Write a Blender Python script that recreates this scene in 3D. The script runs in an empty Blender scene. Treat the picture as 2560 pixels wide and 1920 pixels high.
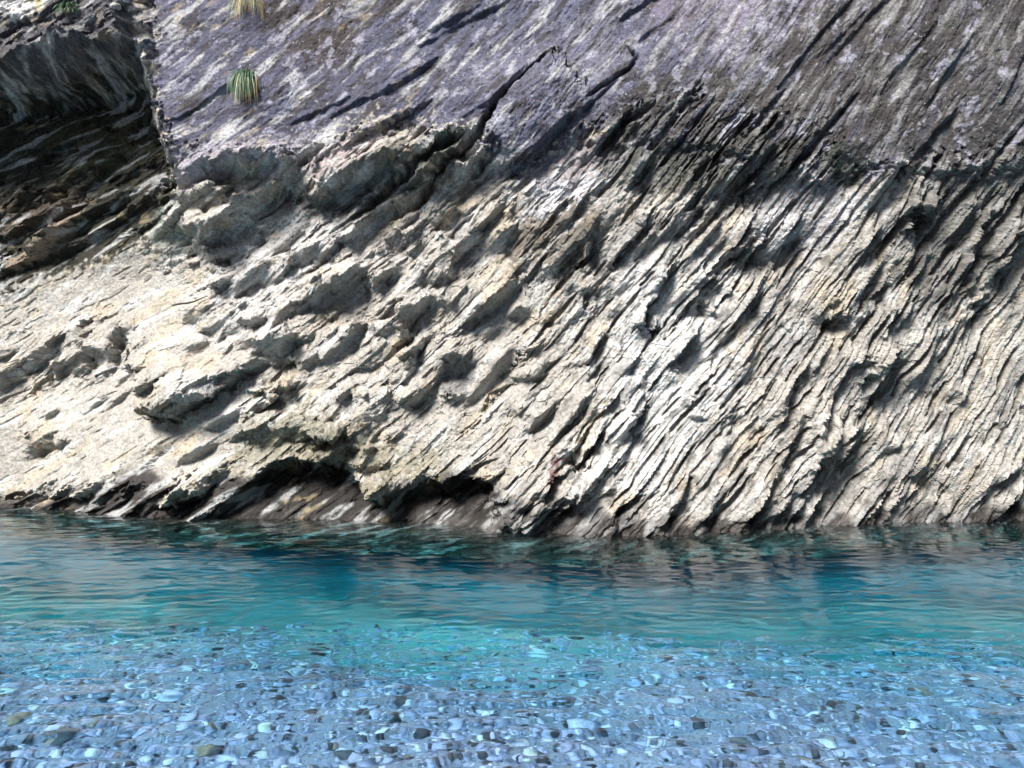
import bpy, math, random
import numpy as np

# ------------------------------------------------------------------ camera, sky, sun, exposure
scene = bpy.context.scene
F = 2009.0                                   # focal length of the photo in its own pixels (2560 wide)
CAMZ = 1.6
cam_d = bpy.data.cameras.new('camera'); cam = bpy.data.objects.new('camera', cam_d)
scene.collection.objects.link(cam); scene.camera = cam
cam.location = (0, 0, CAMZ); cam.rotation_euler = (math.radians(90), 0, 0)
cam_d.sensor_width = 36.0; cam_d.lens = 36.0 * F / 2560.0
cam_d.clip_start = 0.05; cam_d.clip_end = 500.0

SUN_EL, SUN_AZ = math.radians(47), math.radians(-146)      # azimuth from +Y, clockwise; behind the camera, to the left
world = bpy.data.worlds.new('World'); scene.world = world; world.use_nodes = True
wn = world.node_tree.nodes; wl = world.node_tree.links
bg = wn['Background']; sky = wn.new('ShaderNodeTexSky')
sky.sky_type = 'NISHITA'; sky.sun_disc = False
sky.sun_elevation = SUN_EL; sky.sun_rotation = SUN_AZ
wl.new(sky.outputs[0], bg.inputs[0]); bg.inputs[1].default_value = 0.05
sd = bpy.data.lights.new('sun', 'SUN'); sun = bpy.data.objects.new('sun', sd)
scene.collection.objects.link(sun)
sd.energy = 5.0; sd.angle = math.radians(20); sd.color = (1.0, 0.98, 0.95)
dx, dy, dz = math.sin(SUN_AZ)*math.cos(SUN_EL), math.cos(SUN_AZ)*math.cos(SUN_EL), math.sin(SUN_EL)
from mathutils import Vector
sun.rotation_euler = Vector((dx, dy, dz)).to_track_quat('Z', 'Y').to_euler()
scene.view_settings.view_transform = 'Standard'; scene.view_settings.look = 'None'
scene.view_settings.gamma = 1.0; scene.view_settings.exposure = 1.0

# ------------------------------------------------------------------ noise tools
def h2(ix, iy, seed):
    ix = (np.asarray(ix).astype(np.int64) & 0xffffffff).astype(np.uint32); iy = (np.asarray(iy).astype(np.int64) & 0xffffffff).astype(np.uint32)
    h = ix*np.uint32(374761393) + iy*np.uint32(668265263) + np.uint32((seed*2246822519 + 12345) & 0xffffffff)
    h = (h ^ (h >> np.uint32(13)))*np.uint32(1274126177)
    h = (h ^ (h >> np.uint32(16)))*np.uint32(2654435761)
    h ^= h >> np.uint32(15)
    return (h & np.uint32(0xffffff)).astype(np.float32)/np.float32(0x1000000)

def gnoise(x, y, seed=0):
    ix = np.floor(x); iy = np.floor(y); fx = (x-ix).astype(np.float32); fy = (y-iy).astype(np.float32)
    ux = fx*fx*fx*(fx*(fx*6-15)+10); uy = fy*fy*fy*(fy*(fy*6-15)+10)
    def g(ox, oy):
        a = h2(ix+ox, iy+oy, seed)*np.float32(2*math.pi)
        return np.cos(a)*(fx-ox)+np.sin(a)*(fy-oy)
    a = g(0,0); b = g(1,0); c = g(0,1); d = g(1,1)
    return ((a+(b-a)*ux)+((c+(d-c)*ux)-(a+(b-a)*ux))*uy)*1.4

def fbm(x, y, octs=4, seed=0, gain=.5, lac=2.03):
    s = 0; a = 1.0; f = 1.0
    for o in range(octs):
        s = s + a*gnoise(x*f+17.3*o, y*f-9.1*o, seed+o*7); a *= gain; f *= lac
    return s

def voro(x, y, seed=0, jit=.9):
    """nearest cell: id-hash x3, offset to the cell point, and distance to the border"""
    ix = np.floor(x); iy = np.floor(y)
    b1 = np.full(x.shape, 9e9, np.float32); b2 = b1.copy()
    cx = np.zeros_like(b1); cy = np.zeros_like(b1); kx = np.zeros_like(b1); ky = np.zeros_like(b1)
    for ox in (-1,0,1):
        for oy in (-1,0,1):
            gx = ix+ox; gy = iy+oy
            px = gx+.5+jit*(h2(gx,gy,seed)-.5); py = gy+.5+jit*(h2(gx,gy,seed+91)-.5)
            ddx = x-px; ddy = y-py; d = (ddx*ddx+ddy*ddy).astype(np.float32)
            m = d < b1
            b2 = np.where(m, b1, np.minimum(b2, d)); b1 = np.where(m, d, b1)
            cx = np.where(m, ddx, cx); cy = np.where(m, ddy, cy); kx = np.where(m, gx, kx); ky = np.where(m, gy, ky)
    return (h2(kx,ky,seed+5), h2(kx,ky,seed+6), h2(kx,ky,seed+8)), cx, cy, np.sqrt(b2)-np.sqrt(b1)

def sst(a, b, x):
    t = np.clip((x-a)/(b-a), 0, 1); return t*t*(3-2*t)

def poly_sd(P, x, y):
    """signed distance to a polygon, positive inside"""
    P = np.asarray(P, float); n = len(P)
    d = np.full(x.shape, 1e9); inside = np.zeros(x.shape, bool)
    for i in range(n):
        ax, ay = P[i]; bx, by = P[(i+1) % n]
        ex, ey = bx-ax, by-ay; L = ex*ex+ey*ey+1e-9
        t = np.clip(((x-ax)*ex+(y-ay)*ey)/L, 0, 1)
        d = np.minimum(d, np.hypot(x-ax-t*ex, y-ay-t*ey))
        c = ((ay > y) != (by > y)) & (x < (bx-ax)*(y-ay)/(by-ay+1e-12)+ax)
        inside ^= c
    return np.where(inside, d, -d)

def line_sd(P, x, y):
    """distance to a polyline, signed side (+ = left of travel in a y-down picture = upper side when drawn left to right), arc position 0..1"""
    P = np.asarray(P, float); d = np.full(x.shape, 1e9); side = np.zeros(x.shape); arc = np.zeros(x.shape)
    seg = np.hypot(*(P[1:]-P[:-1]).T); cum = np.concatenate([[0], np.cumsum(seg)])
    for i in range(len(P)-1):
        ax, ay = P[i]; bx, by = P[i+1]; ex, ey = bx-ax, by-ay; L = ex*ex+ey*ey+1e-9
        t = np.clip(((x-ax)*ex+(y-ay)*ey)/L, 0, 1)
        q = np.hypot(x-ax-t*ex, y-ay-t*ey); m = q < d
        d = np.where(m, q, d); side = np.where(m, np.sign(ey*(x-ax)-ex*(y-ay)), side)
        arc = np.where(m, (cum[i]+t*seg[i])/cum[-1], arc)
    return d, side, arc

# ------------------------------------------------------------------ the cliff: design plane (u right, v down)
# u, v run over the cliff's face; a unit is about 4.7 mm of rock
STEP = 2.5
us = np.arange(-420, 2981, STEP); vs = np.arange(-460, 1561, STEP)
U, V = np.meshgrid(us, vs); shp = U.shape

base_pts = [(-400,1258,10.8),(0,1265,10.4),(200,1280,9.95),(400,1300,9.45),(700,1308,9.25),(1000,1313,9.1),(1300,1335,8.6),(1550,1352,8.22),
 (1800,1332,8.65),(2100,1322,8.9),(2300,1308,9.25),(2560,1308,9.25),(2950,1305,9.3),
 (-400,1560,10.8),(500,1560,9.0),(1500,1560,7.9),(2300,1560,8.9),(2950,1560,9.1),
 (0,1000,10.7),(250,1000,10.45),(0,750,11.0),(350,720,10.9),(-400,800,11.2),
 (420,900,9.9),(600,950,9.6),(900,1100,9.2),(800,800,9.5),(600,600,9.5),(900,500,9.35),(1100,700,9.35),(1150,900,9.3),
 (1400,1000,9.0),(1400,700,9.15),(1700,1000,8.95),(1700,700,9.05),(2000,900,9.1),(2100,600,9.05),(2400,900,9.25),(2500,600,9.15),(2900,800,9.2),
 (1000,300,9.15),(700,250,9.2),(500,300,9.2),(1400,250,8.9),(1800,300,8.85),(2200,250,8.85),(2550,250,8.85),(2900,250,8.85),
 (200,60,9.7),(-400,60,10.2),(500,0,9.4),(900,0,9.3),(1500,0,9.05),(2000,0,8.9),(2560,0,8.85),
 (-400,-450,10.6),(300,-450,9.9),(1000,-450,9.6),(1800,-450,9.3),(2900,-450,9.2)]
B = np.array(base_pts)
def rbf_eval(B, x, y, lam=.02):
    P = B[:, :2]/1000.; n = len(P)
    K = lambda r2: .5*r2*np.log(r2+1e-9)
    A = np.zeros((n+3, n+3)); r2 = ((P[:,None]-P[None])**2).sum(-1); A[:n,:n] = K(r2)+lam*np.eye(n)
    Q = np.c_[np.ones(n), P]; A[:n,n:] = Q; A[n:,:n] = Q.T
    w = np.linalg.solve(A, np.r_[B[:,2], 0,0,0])
    X = x/1000.; Y = y/1000.; o = w[n]+w[n+1]*X+w[n+2]*Y
    for i in range(n): o = o+w[i]*K((X-P[i,0])**2+(Y-P[i,1])**2)
    return o
def upsample(fn, k=8):
    """evaluate a smooth function on a coarse grid, bilinear to the full one"""
    cu = us[::k]; cv = vs[::k]
    if cu[-1] < us[-1]: cu = np.append(cu, us[-1])
    if cv[-1] < vs[-1]: cv = np.append(cv, vs[-1])
    cU, cV = np.meshgrid(cu, cv); f = fn(cU, cV)
    tmp = np.empty((len(cv), len(us)))
    for i in range(len(cv)): tmp[i] = np.interp(us, cu, f[i])
    iv = np.clip(np.searchsorted(cv, vs, 'right')-1, 0, len(cv)-2); t = ((vs-cv[iv])/(cv[iv+1]-cv[iv]))[:,None]
    return tmp[iv]*(1-t)+tmp[iv+1]*t
Ybase = upsample(lambda x,y: rbf_eval(B, x, y))

# bedding coordinates: S across the beds (up-left positive), T along them (up-right positive)
def theta(x, y):
    w = x + .42*(y-600)
    th = np.interp(w, [-300,0,350,650,1000,1300,1600,2000,2400,2900], [27,29,32,35,39,46,52,57,61,63])
    th = th + 6*np.exp(-(((x-1750)/350)**2+((y-1100)/350)**2))
    return np.radians(th)
def fit_coords():
    gx, gy = np.meshgrid(np.linspace(-400,2950,60), np.linspace(-450,1500,40)); X = gx.ravel()/1000; Yv = gy.ravel()/1000
    th = theta(gx.ravel(), gy.ravel())
    exps = [(i,j) for i in range(6) for j in range(6-i) if i+j > 0]
    def grad(): 
        gxm = np.stack([i*X**max(i-1,0)*Yv**j if i else 0*X for i,j in exps], 1)
        gym = np.stack([j*X**i*Yv**max(j-1,0) if j else 0*X for i,j in exps], 1)
        return np.r_[gxm, gym]
    G = grad()
    s, *_ = np.linalg.lstsq(G, np.r_[-np.sin(th), -np.cos(th)]*1000, rcond=None)      # y runs down: up-left = (-sin, -cos)
    t, *_ = np.linalg.lstsq(G, np.r_[np.cos(th), -np.sin(th)]*1000, rcond=None)
    ev = lambda c, x, y: sum(ci*(x/1000)**i*(y/1000)**j for ci,(i,j) in zip(c, exps))
    return (lambda x,y: ev(s,x,y)), (lambda x,y: ev(t,x,y))
fS, fT = fit_coords()
S = upsample(fS); T = upsample(fT)
S = S + 11*fbm(U/300, V/300, 2, 3) + 1.6*fbm(S/40, T/130, 2, 5)
T = T + 20*fbm(U/200, V/200, 3, 9)

# ---- zones: painted values with ragged borders --------------------------------------------------
WU = U + 16*fbm(S/55, T/120, 4, 21) + 9*gnoise(U/14, V/14, 22)
WV = V + 16*fbm(S/50, T/120, 4, 31) + 9*gnoise(U/13, V/13, 32)
_, _cx, _cy, _ = voro(T/34, S/15, 41, .95); _, _dx, _dy, _ = voro(T/13, S/8, 43, .95)
_th = theta(U, V)
_ct, _cs = _cx*34*.75+_dx*13*.6, _cy*15*.35+_dy*8*.25           # snap to angular chips along the beds
AU = U - (_ct*np.cos(_th)-_cs*np.sin(_th)) + 4*gnoise(S/60, T/120, 23); AV = V + (_ct*np.sin(_th)+_cs*np.cos(_th)) + 4*gnoise(S/60, T/120, 33)
def bbox(poly, m):
    P = np.asarray(poly, float)
    i0 = max(0, int((P[:,1].min()-m-vs[0])/STEP)); i1 = min(len(vs), int((P[:,1].max()+m-vs[0])/STEP)+2)
    j0 = max(0, int((P[:,0].min()-m-us[0])/STEP)); j1 = min(len(us), int((P[:,0].max()+m-us[0])/STEP)+2)
    return slice(i0,i1), slice(j0,j1)
SPK = 1.3*fbm(U/15, V/15, 3, 55)
def paint(field, poly, val, feather=25, opa=1.0, rag=None):
    b = bbox(poly, feather+60)
    if rag is None: rag = feather*.8
    m = sst(-feather*.6, feather*.6, poly_sd(poly, WU[b], WV[b])+rag*SPK[b])*opa
    if field.ndim == 3: field[b] = field[b]*(1-m[...,None])+np.array(val)*m[...,None]
    else: field[b] = field[b]*(1-m)+val*m

# amplitude of breakage: how shattered the rock is (0 smooth slab .. 1 shattered)
amp = np.full(shp, .62)
paint(amp, [(-400,560),(300,560),(560,800),(620,1180),(300,1220),(-400,1260)], .13, 40)
paint(amp, [(300,790),(480,640),(620,820),(600,920),(420,1040),(360,980)], .30, 30)
paint(amp, [(340,-460),(3000,-460),(3000,330),(2100,420),(1480,330),(1270,430),(1180,340),(1000,320),(740,390),(430,380),(400,250)], .13, 30)
paint(amp, [(1900,-460),(3000,-460),(3000,300),(2100,330),(1800,250)], .20, 40)
paint(amp, [(0,-460),(400,-460),(370,200),(-420,190)], .5, 30)
paint(amp, [(-400,190),(380,180),(400,520),(-400,760)], .5, 40)
paint(amp, [(1220,230),(1560,20),(1900,-100),(1850,120),(1560,210),(1480,330),(1260,400)], .12, 30)
paint(amp, [(1440,330),(1700,250),(2050,330),(2020,470),(1800,520),(1480,480)], .75, 40)
paint(amp, [(1250,720),(1380,700),(1300,900),(1150,1090),(1080,1030)], .22, 40)
paint(amp, [(560,1180),(1250,1180),(1300,1400),(500,1400)], .35, 40)
paint(amp, [(2440,700),(2980,700),(2980,1260),(2400,1260)], .40, 60)
paint(amp, [(1600,650),(1900,650),(1850,1200),(1480,1250),(1500,900)], .45, 60)

paint(amp, [(-60,850),(120,830),(240,800),(300,790),(330,850),(330,910),(260,945),(200,960),(60,1000),(-60,1000)], .55, 12)
paint(amp, [(60,1080),(180,1090),(180,1130),(120,1160),(60,1140)], .55, 12)
# ---- slabs: raised polygons, height (m) rising along a direction; edges broken ----------------------
H = np.zeros(shp)
def slab(poly, h, deg=None, h0=0.0, edge=3, warp=1.0, under=None):
    """raise the inside of poly; the height runs from h0 to h along deg (picture angle, 0 right, -90 = down); the lower rim falls back over `under`"""
    b = bbox(poly, 60)
    x = U[b]*(1-warp)+AU[b]*warp; y = V[b]*(1-warp)+AV[b]*warp
    m = sst(-edge, edge, poly_sd(poly, x, y))
    hm = max(abs(h), abs(h0))
    if under is None: under = 10+95*hm
    if h > 0 and under > 0: m = m*np.clip(1+poly_sd(poly, x+under*.34, y+under*.94)/under, 0, 1)
    if deg is None: H[b] += h*m; return
    c, s = math.cos(math.radians(deg)), -math.sin(math.radians(deg))
    P = np.asarray(poly, float); pr = P[:,0]*c+P[:,1]*s; q = (U[b]*c+V[b]*s-pr.min())/(pr.max()-pr.min())
    H[b] += (1.25 if h > 0 and hm < .5 else 1.0)*m*(h0+(h-h0)*np.clip(q, -.1, 1.1))
def step(line, h, w, side=1, edge=3, taper=.15, warp=.8, fall=14):
    """a step along a line: the given side stands h out and sinks back over w; the other side falls away"""
    b = bbox(line, w*3+30)
    x = U[b]*(1-warp)+AU[b]*warp; y = V[b]*(1-warp)+AV[b]*warp
    d, sg, a = line_sd(line, x, y); sd_ = d*sg*side
    tp = sst(0, taper, a)*sst(0, taper, 1-a)
    H[b] += h*tp*np.where(sd_ > 0, np.exp(-(sd_/w)**2*1.5), np.clip(1+sd_/fall, 0, 1))
def crack(line, depth, w, warp=.6, taper=.2):
    b = bbox(line, w*4+20)
    x = U[b]*(1-warp)+AU[b]*warp; y = V[b]*(1-warp)+AV[b]*warp
    d, sg, a = line_sd(line, x, y); tp = sst(0, taper, a)*sst(0, taper, 1-a)
    ww = w*(.35+.65*tp)
    H[b] -= depth*tp*np.exp(-(d/ww)**2*1.5)

exec_features = True
# left: cave recess under the lichen block
slab([(-420,200),(0,195),(150,165),(330,150),(362,250),(400,330),(420,430),(465,545),(330,620),(120,690),(-420,830)], 0.0, -75, -1.5, 42, 0)
slab([(-420,-460),(330,-460),(330,150),(150,165),(0,190),(-420,200)], .18, -90, 0, 8, .6)
# buttress corner right of the cave
step([(335,-60),(345,150),(372,260),(405,330),(425,420),(460,540),(500,600),(560,720),(600,820)], .16, 110, -1, 7, .1, .8, 34)
# dark beds on the cave's back wall
step([(-60,520),(70,500),(130,470),(170,420),(240,370)], .14, 50, 1)
step([(-60,600),(60,560),(170,500)], .10, 40, 1)
step([(-20,690),(80,640),(110,600),(170,520)], .18, 60, 1)
step([(60,670),(200,590),(300,520),(420,470)], .14, 60, 1)
step([(120,400),(200,350),(320,330)], .08, 40, 1)
# plate with the dark lower edge
slab([(318,800),(420,720),(560,760),(640,820),(640,900),(560,935),(500,965),(430,1010),(365,1025),(366,950),(330,900)], .22, -115, 0.0, 4, 1, 0)
# white ledges in the wet band
slab([(398,1262),(415,1240),(520,1170),(535,1180),(440,1262),(420,1276)], .22, -80, .05, 3, .5)
slab([(415,1290),(430,1262),(530,1190),(548,1200),(470,1255),(432,1288)], .18, -80, .05, 3, .5)
slab([(160,1252),(185,1228),(250,1190),(295,1160),(315,1168),(240,1225),(180,1256)], .18, -80, .02, 3, .5)
# low cave at the waterline
slab([(470,1330),(600,1240),(680,1165),(760,1165),(850,1165),(900,1210),(960,1270),(1010,1240),(1090,1215),(1180,1200),(1240,1215),(1250,1290),(1200,1340),(1200,1400),(450,1400)], -.08, -90, -.55, 22, .8)
slab([(880,1190),(985,1195),(985,1230),(950,1275),(905,1240)], .30, -90, .1)
# upper weathered wall overhangs the fresh pale rock
slab([(395,300),(330,-460),(3000,-460),(3000,420),(2420,440),(2150,440),(2030,470),(1830,400),(1480,330),(1300,420),(1215,430),(1190,345),(1090,370),(1010,420),(860,470),(740,395),(520,430),(440,410)], .10, -80, .0, 6)
# boss of the shaly beds reaching the water
slab([(1240,1230),(1300,1130),(1420,1000),(1560,900),(1640,880),(1600,1000),(1560,1170),(1480,1240),(1380,1280),(1330,1350),(1260,1330)], .26, -80, .03, 6)
# fissures
crack([(870,560),(960,480),(1050,410),(1120,370),(1190,330)], .28, 15)
crack([(1080,430),(1150,380),(1195,345),(1240,260),(1330,180),(1380,130)], .40, 9, .3)
step([(1185,345),(1250,262),(1330,180),(1390,125)], .18, 120, -1, 5, .1)
crack([(1450,260),(1520,210),(1570,180),(1590,150),(1560,110)], .12, 5, .2)
crack([(1380,350),(1440,300),(1560,190)], .05, 4, .2)
crack([(1500,380),(1560,310),(1640,260)], .12, 9, .3)
for L in ([(1870,560),(1960,440),(2060,330),(2150,220)],[(1700,640),(1820,500),(1960,350)],[(2300,640),(2380,520),(2480,400),(2560,300)],[(2420,700),(2500,560),(2620,400)],[(2200,640),(2260,540),(2330,470)]):
    crack(L, .16, 8, .6)

# ---- undersides: strips where the face turns down and away, integrated into a height field ------
UNDER = """14 2.2 392,300 408,360 425,430 452,500
16 2 470,560 505,620 530,670 560,720
18 1.8 545,700 580,760 610,800 640,830
14 1.8 560,820 600,850 640,870
12 2 590,770 620,790 650,820
12 1.6 470,780 500,800 530,790
10 2 500,830 540,820 575,800
14 2.2 330,60 345,140 352,220
12 1.6 520,800 545,850
10 2.2 1010,930 1040,890 1070,850
7 2 400,330 470,300 560,240 640,190
6 2 700,330 800,290 900,250
8 2.2 840,300 930,262 1010,222 1100,150
7 2.2 850,380 930,345 1010,300 1080,262
6 2 1040,130 1130,80 1230,30 1330,-30
9 2 1060,90 1140,60 1210,20
7 2 1160,300 1260,240 1340,190
7 2 1250,430 1330,380 1420,300 1500,250
14 1.5 1318,405 1340,380
7 2.2 1540,60 1640,0 1700,-30
8 2 1600,100 1660,65 1690,50
6 1.8 1660,300 1720,240 1760,180
8 2.4 1930,235 1990,160 2060,70 2130,0
6 2 2040,150 2100,90 2160,30
9 2 2050,180 2110,110 2170,40 2240,-20
7 2 1850,330 1920,270 1990,190
7 2 2180,250 2250,160 2330,60
8 2 2300,280 2350,200 2420,90
20 1.2 2340,190 2370,175
7 2 2480,280 2520,200 2570,110
9 1.8 2270,400 2330,330 2400,260
16 1.4 10,380 60,330 130,300
14 1.6 120,420 190,390 260,360
20 1.6 20,180 90,165 160,170 230,150 300,130
14 1.6 20,60 50,70 80,55
16 1.5 130,110 180,130 240,120
12 1.6 240,80 270,60
14 1.5 -10,480 60,470 130,430 170,400
16 1.6 20,560 90,540 160,500
12 1.6 180,540 260,490 330,460
14 2 60,640 120,600 200,540 260,510
22 1.6 487,461 542,428 592,420 628,438 678,423 709,415 737,425
18 1.6 486,517 514,489 540,464
18 1.6 509,529 532,507 577,501 597,512
46 1.7 500,600 552,578 587,557 630,515
34 1.7 640,505 665,500 700,475 738,448
14 2.2 458,537 480,560 500,590
12 2.2 739,426 760,453 780,486 795,514
30 1.8 790,508 830,488 880,463 950,428 1000,385
16 2.2 532,650 560,640 577,625
10 1.6 640,588 656,572 673,555
5 2 582,615 618,600 633,575 653,547
18 1.8 592,735 630,702 668,665
12 1.5 668,700 704,676 750,650 800,615
22 1.8 735,775 790,745 840,720 878,680
14 2 798,690 815,695 835,695
10 1.6 795,645 820,635 845,622
22 1.5 850,605 900,580 945,535 985,500
8 2 979,567 960,590 945,612
30 1.6 985,570 1012,598 1045,597
22 2 1075,530 1100,545 1130,522
22 1.8 1000,480 1032,456 1100,415 1160,380
9 3 1002,537 1065,476 1085,443 1140,400
10 2 989,426 1012,436 1037,425
14 1.6 985,470 995,510 1005,535
10 2 1128,451 1166,425
12 2.4 1149,512 1164,463 1187,425 1222,395
14 2 1110,552 1149,517
24 1.6 1175,605 1212,560
20 1.8 1113,655 1154,630 1190,600
26 1.7 1080,665 1062,690 1042,720
28 1.5 1128,660 1115,690 1098,710
30 1.8 848,722 878,690
26 1.6 918,690 928,717 935,750
16 1.8 975,680 955,705 938,735
22 1.6 1037,755 1012,775 990,800
14 1.8 1075,730 1068,755 1058,775
30 1.6 1088,768 1115,770
14 2.4 1250,490 1250,530 1245,565
12 2 1280,490 1278,530 1268,560
80 .2 1310,640 1390,605 1460,590
6 2.5 1282,683 1296,682 1310,704
34 1.7 1175,800 1230,765 1268,730 1295,692
30 1.5 1285,790 1318,775
24 1.5 1245,623 1260,595 1280,577
34 1.5 655,878 702,865 735,850 768,835
12 2 642,925 685,909 728,903 756,893
12 3 480,1003 525,985 571,967 614,945 644,927
10 2 555,940 588,930 625,927
22 1.5 770,902 792,893
24 1.5 803,897 828,880
14 2 832,885 862,852 905,812
8 2.4 672,982 702,975 742,975
8 3 642,1030 682,1013 712,998
22 1.8 505,1082 530,1065 560,1050 600,1028
16 1.6 560,1100 606,1085 672,1070
30 .8 620,1115 690,1098 760,1078
12 1.8 872,960 862,990 850,1020
40 .8 895,1065 940,1040 968,1000
14 1.8 918,1088 942,1078
20 1.5 1035,1010 1058,995
16 3 750,1100 790,1108 850,1105 878,1130
10 2 985,840 955,830
30 .9 957,868 935,905 918,942
8 3 981,896 1015,840 1040,780
20 1.6 -5,905 14,878
24 1.6 10,967 30,935
34 1.5 86,918 120,870
30 1.6 140,937 160,912
12 1.5 125,962 144,943
16 1.6 184,942 200,925
34 1.6 220,915 252,868
26 1.7 260,932 278,905 295,862
22 1.5 288,840 320,826
22 1.3 138,880 157,838
9 1.6 225,1020 264,992
6 1.8 242,1039 295,997 330,968
8 1.6 114,1054 148,1020
8 1.6 278,968 318,935
18 1.7 77,1092 130,1092 162,1112
24 1.5 82,1142 127,1098
20 2 310,920 340,953 354,985 358,1022
34 2.6 360,1022 393,1035 425,1055 450,1048
22 2.6 438,1038 487,1005 560,973
8 3 368,995 395,970 425,945
5 2 348,938 390,897
6 2 425,880 478,857
8 2 472,878 530,858
24 1.2 362,1118 400,1125 422,1098
20 1.7 443,1162 485,1140 532,1108
18 1.5 357,1182 382,1145
6 2 65,1263 127,1204
6 2 112,1272 177,1213
6 2 177,1269 260,1204
6 2 215,1281 325,1198
6 2 260,1281 354,1204
6 2 330,1290 400,1230
9 2.5 395,1280 440,1248 480,1218
12 2.5 425,1292 480,1243 550,1185
20 2.2 1588,465 1608,418
16 2.2 1606,485 1619,452
20 2.4 1486,668 1481,600 1487,556
12 3 1528,676 1563,632 1590,592 1617,543
10 1.8 1400,624 1427,543 1454,497
10 1.8 1405,678 1435,611 1465,570
6 2.5 1490,543 1492,494 1500,448
30 1.2 1650,600 1671,570 1690,540
12 2.2 1693,582 1714,552
10 2 1720,548 1752,515
8 2 1606,624 1632,584
8 2 1587,651 1602,608
18 2.2 1615,768 1644,740 1666,686 1690,655
22 1.2 1732,638 1754,611
14 2.5 1620,828 1646,804
8 3 1598,830 1625,773
7 2 1687,768 1742,700 1790,654
16 1.6 1725,781 1760,722 1795,682
10 2.4 1769,790 1766,750
8 2 1817,742 1811,712
8 2.5 1834,651 1861,624 1893,581
20 2.4 1843,646 1857,618
8 2.5 1831,613 1874,565
12 2.2 1877,640 1917,590
22 2.4 1883,658 1897,638
12 2 1930,645 1970,605 1997,556
8 2.4 1820,828 1875,760 1917,690
6 2.5 1790,543 1847,483 1942,448 1999,392
22 1.4 1774,475 1823,459 1877,415 1917,378
26 1.5 1440,736 1436,698
10 2.6 1465,772 1465,733
24 1.4 1480,748 1502,709
7 2 1508,746 1528,702
18 1.3 1528,790 1543,760
16 2.2 1960,612 1978,554
24 3 2262,590 2290,505
22 3 2292,578 2326,530 2342,488
34 1.3 2183,535 2212,461 2255,427
16 2.2 2134,648 2160,619 2192,568
6 2.4 2158,667 2204,610 2253,543
14 2 2142,744 2177,692 2214,649
9 2.4 2186,745 2228,701
10 2 2264,680 2285,619 2312,568
8 2 2273,715 2310,670 2327,630
16 1.8 2373,594 2405,559 2437,495
12 2.6 2466,558 2476,524
8 2.4 2430,642 2472,562
22 1.5 2381,735 2405,692 2434,638
16 1.6 2403,770 2448,700 2480,663
26 2.8 2495,707 2524,665 2565,590
12 2.2 2416,828 2462,760 2499,712
10 2.2 2465,789 2494,747
24 2 2213,828 2233,785
8 2.2 2243,828 2274,779
18 2.2 2060,806 2090,795 2122,798
5 2.6 2052,776 2087,757
50 .4 2045,435 2100,415 2145,388
52 1.7 1118,930 1142,905 1180,893
26 1.5 1128,1000 1162,985
30 1.3 1028,1012 1061,976 1097,941
26 1.4 1215,845 1252,818
40 1.3 1283,808 1307,783
24 1.4 1154,1022 1203,976 1241,930 1282,870
22 1.4 1333,874 1370,858
10 2.8 1471,912 1517,838
14 2.2 1485,945 1499,913
6 2.5 1324,1012 1357,965
14 1.6 1308,962 1362,913
5 2 1280,975 1299,938
16 2.2 1331,1084 1364,1043 1394,1003
12 2 1308,1050 1332,1055
10 2.4 1376,1120 1425,1047 1465,988
22 1.8 1403,1130 1437,1118
9 3 1433,1172 1465,1130 1499,1088
12 2.2 1488,1042 1550,983
7 2.2 1414,1149 1475,1068
8 2.2 1538,1110 1597,1045
12 1.8 1561,922 1597,888
20 2.6 1683,922 1716,880 1744,833
14 1.6 1631,977 1652,943
8 2.8 1560,1090 1588,1057 1628,1008
10 2.2 1712,1032 1732,998
10 2 1726,1038 1765,1054
34 1 1853,965 1875,930 1887,875
16 2 1820,1082 1842,1038
14 1.6 1793,1152 1817,1113
22 2.2 1955,1048 1971,995 1992,960
10 2.4 1938,1190 1977,1108 2007,1031
8 2.2 1988,950 2016,913
10 1.8 2031,932 2049,910
12 2.4 2045,1092 2070,1019 2106,941
14 2.2 2031,1187 2075,1095 2092,1064
12 2 2098,1167 2142,1078
14 1 1923,1130 1957,1135
12 2.4 2128,903 2155,915 2187,905
12 2.4 2123,967 2160,955 2192,943
28 2.8 2179,1006 2221,959 2245,878
26 1.2 2287,967 2323,913 2347,843
34 .5 2298,1002 2359,948
12 2.2 2032,1152 2073,1095 2098,1042
22 2.6 2009,1233 2051,1186 2104,1138
16 2 2105,1154 2155,1070
16 1.8 2213,1126 2262,1122
16 1.4 2288,1191 2322,1169
5 2.2 2321,1165 2370,1088
10 2 2394,983 2406,1012
22 1.8 2448,1268 2467,1218
10 2 2474,1209 2558,1166
24 1.8 2498,1303 2552,1235
14 2.2 2032,1330 2056,1288 2092,1240
16 1.6 2123,1182 2152,1153
10 2 2168,1212 2189,1239
12 2.2 2196,1325 2215,1270 2234,1218
10 2 2236,1303 2274,1223
18 3 1353,1253 1375,1210 1397,1183
16 2.2 1248,1193 1267,1158
8 2.4 1288,1292 1352,1213
14 2.4 1376,1328 1425,1277 1457,1223
12 2.2 1324,1313 1352,1275
30 .9 1440,1252 1502,1235
12 2 1518,1230 1557,1244
16 2.2 1538,1348 1550,1298
14 2.2 1663,1318 1703,1258 1729,1188
12 2 1753,1313 1802,1228
14 2.4 1866,1327 1915,1240 1947,1171
8 2 1923,1313 1982,1238
12 2 1938,1323 1984,1251
8 2.2 1998,1318 2017,1256
16 2 2023,1336 2074,1238
9 3.2 1185,345 1240,265 1335,178
7 2.4 1335,178 1385,128
8 2.2 1500,375 1535,320
6 2.2 1450,262 1520,212 1572,180"""
GX = np.zeros(shp, np.float32); GY = np.zeros(shp, np.float32); HOLE = np.zeros(shp, np.float32)
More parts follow.
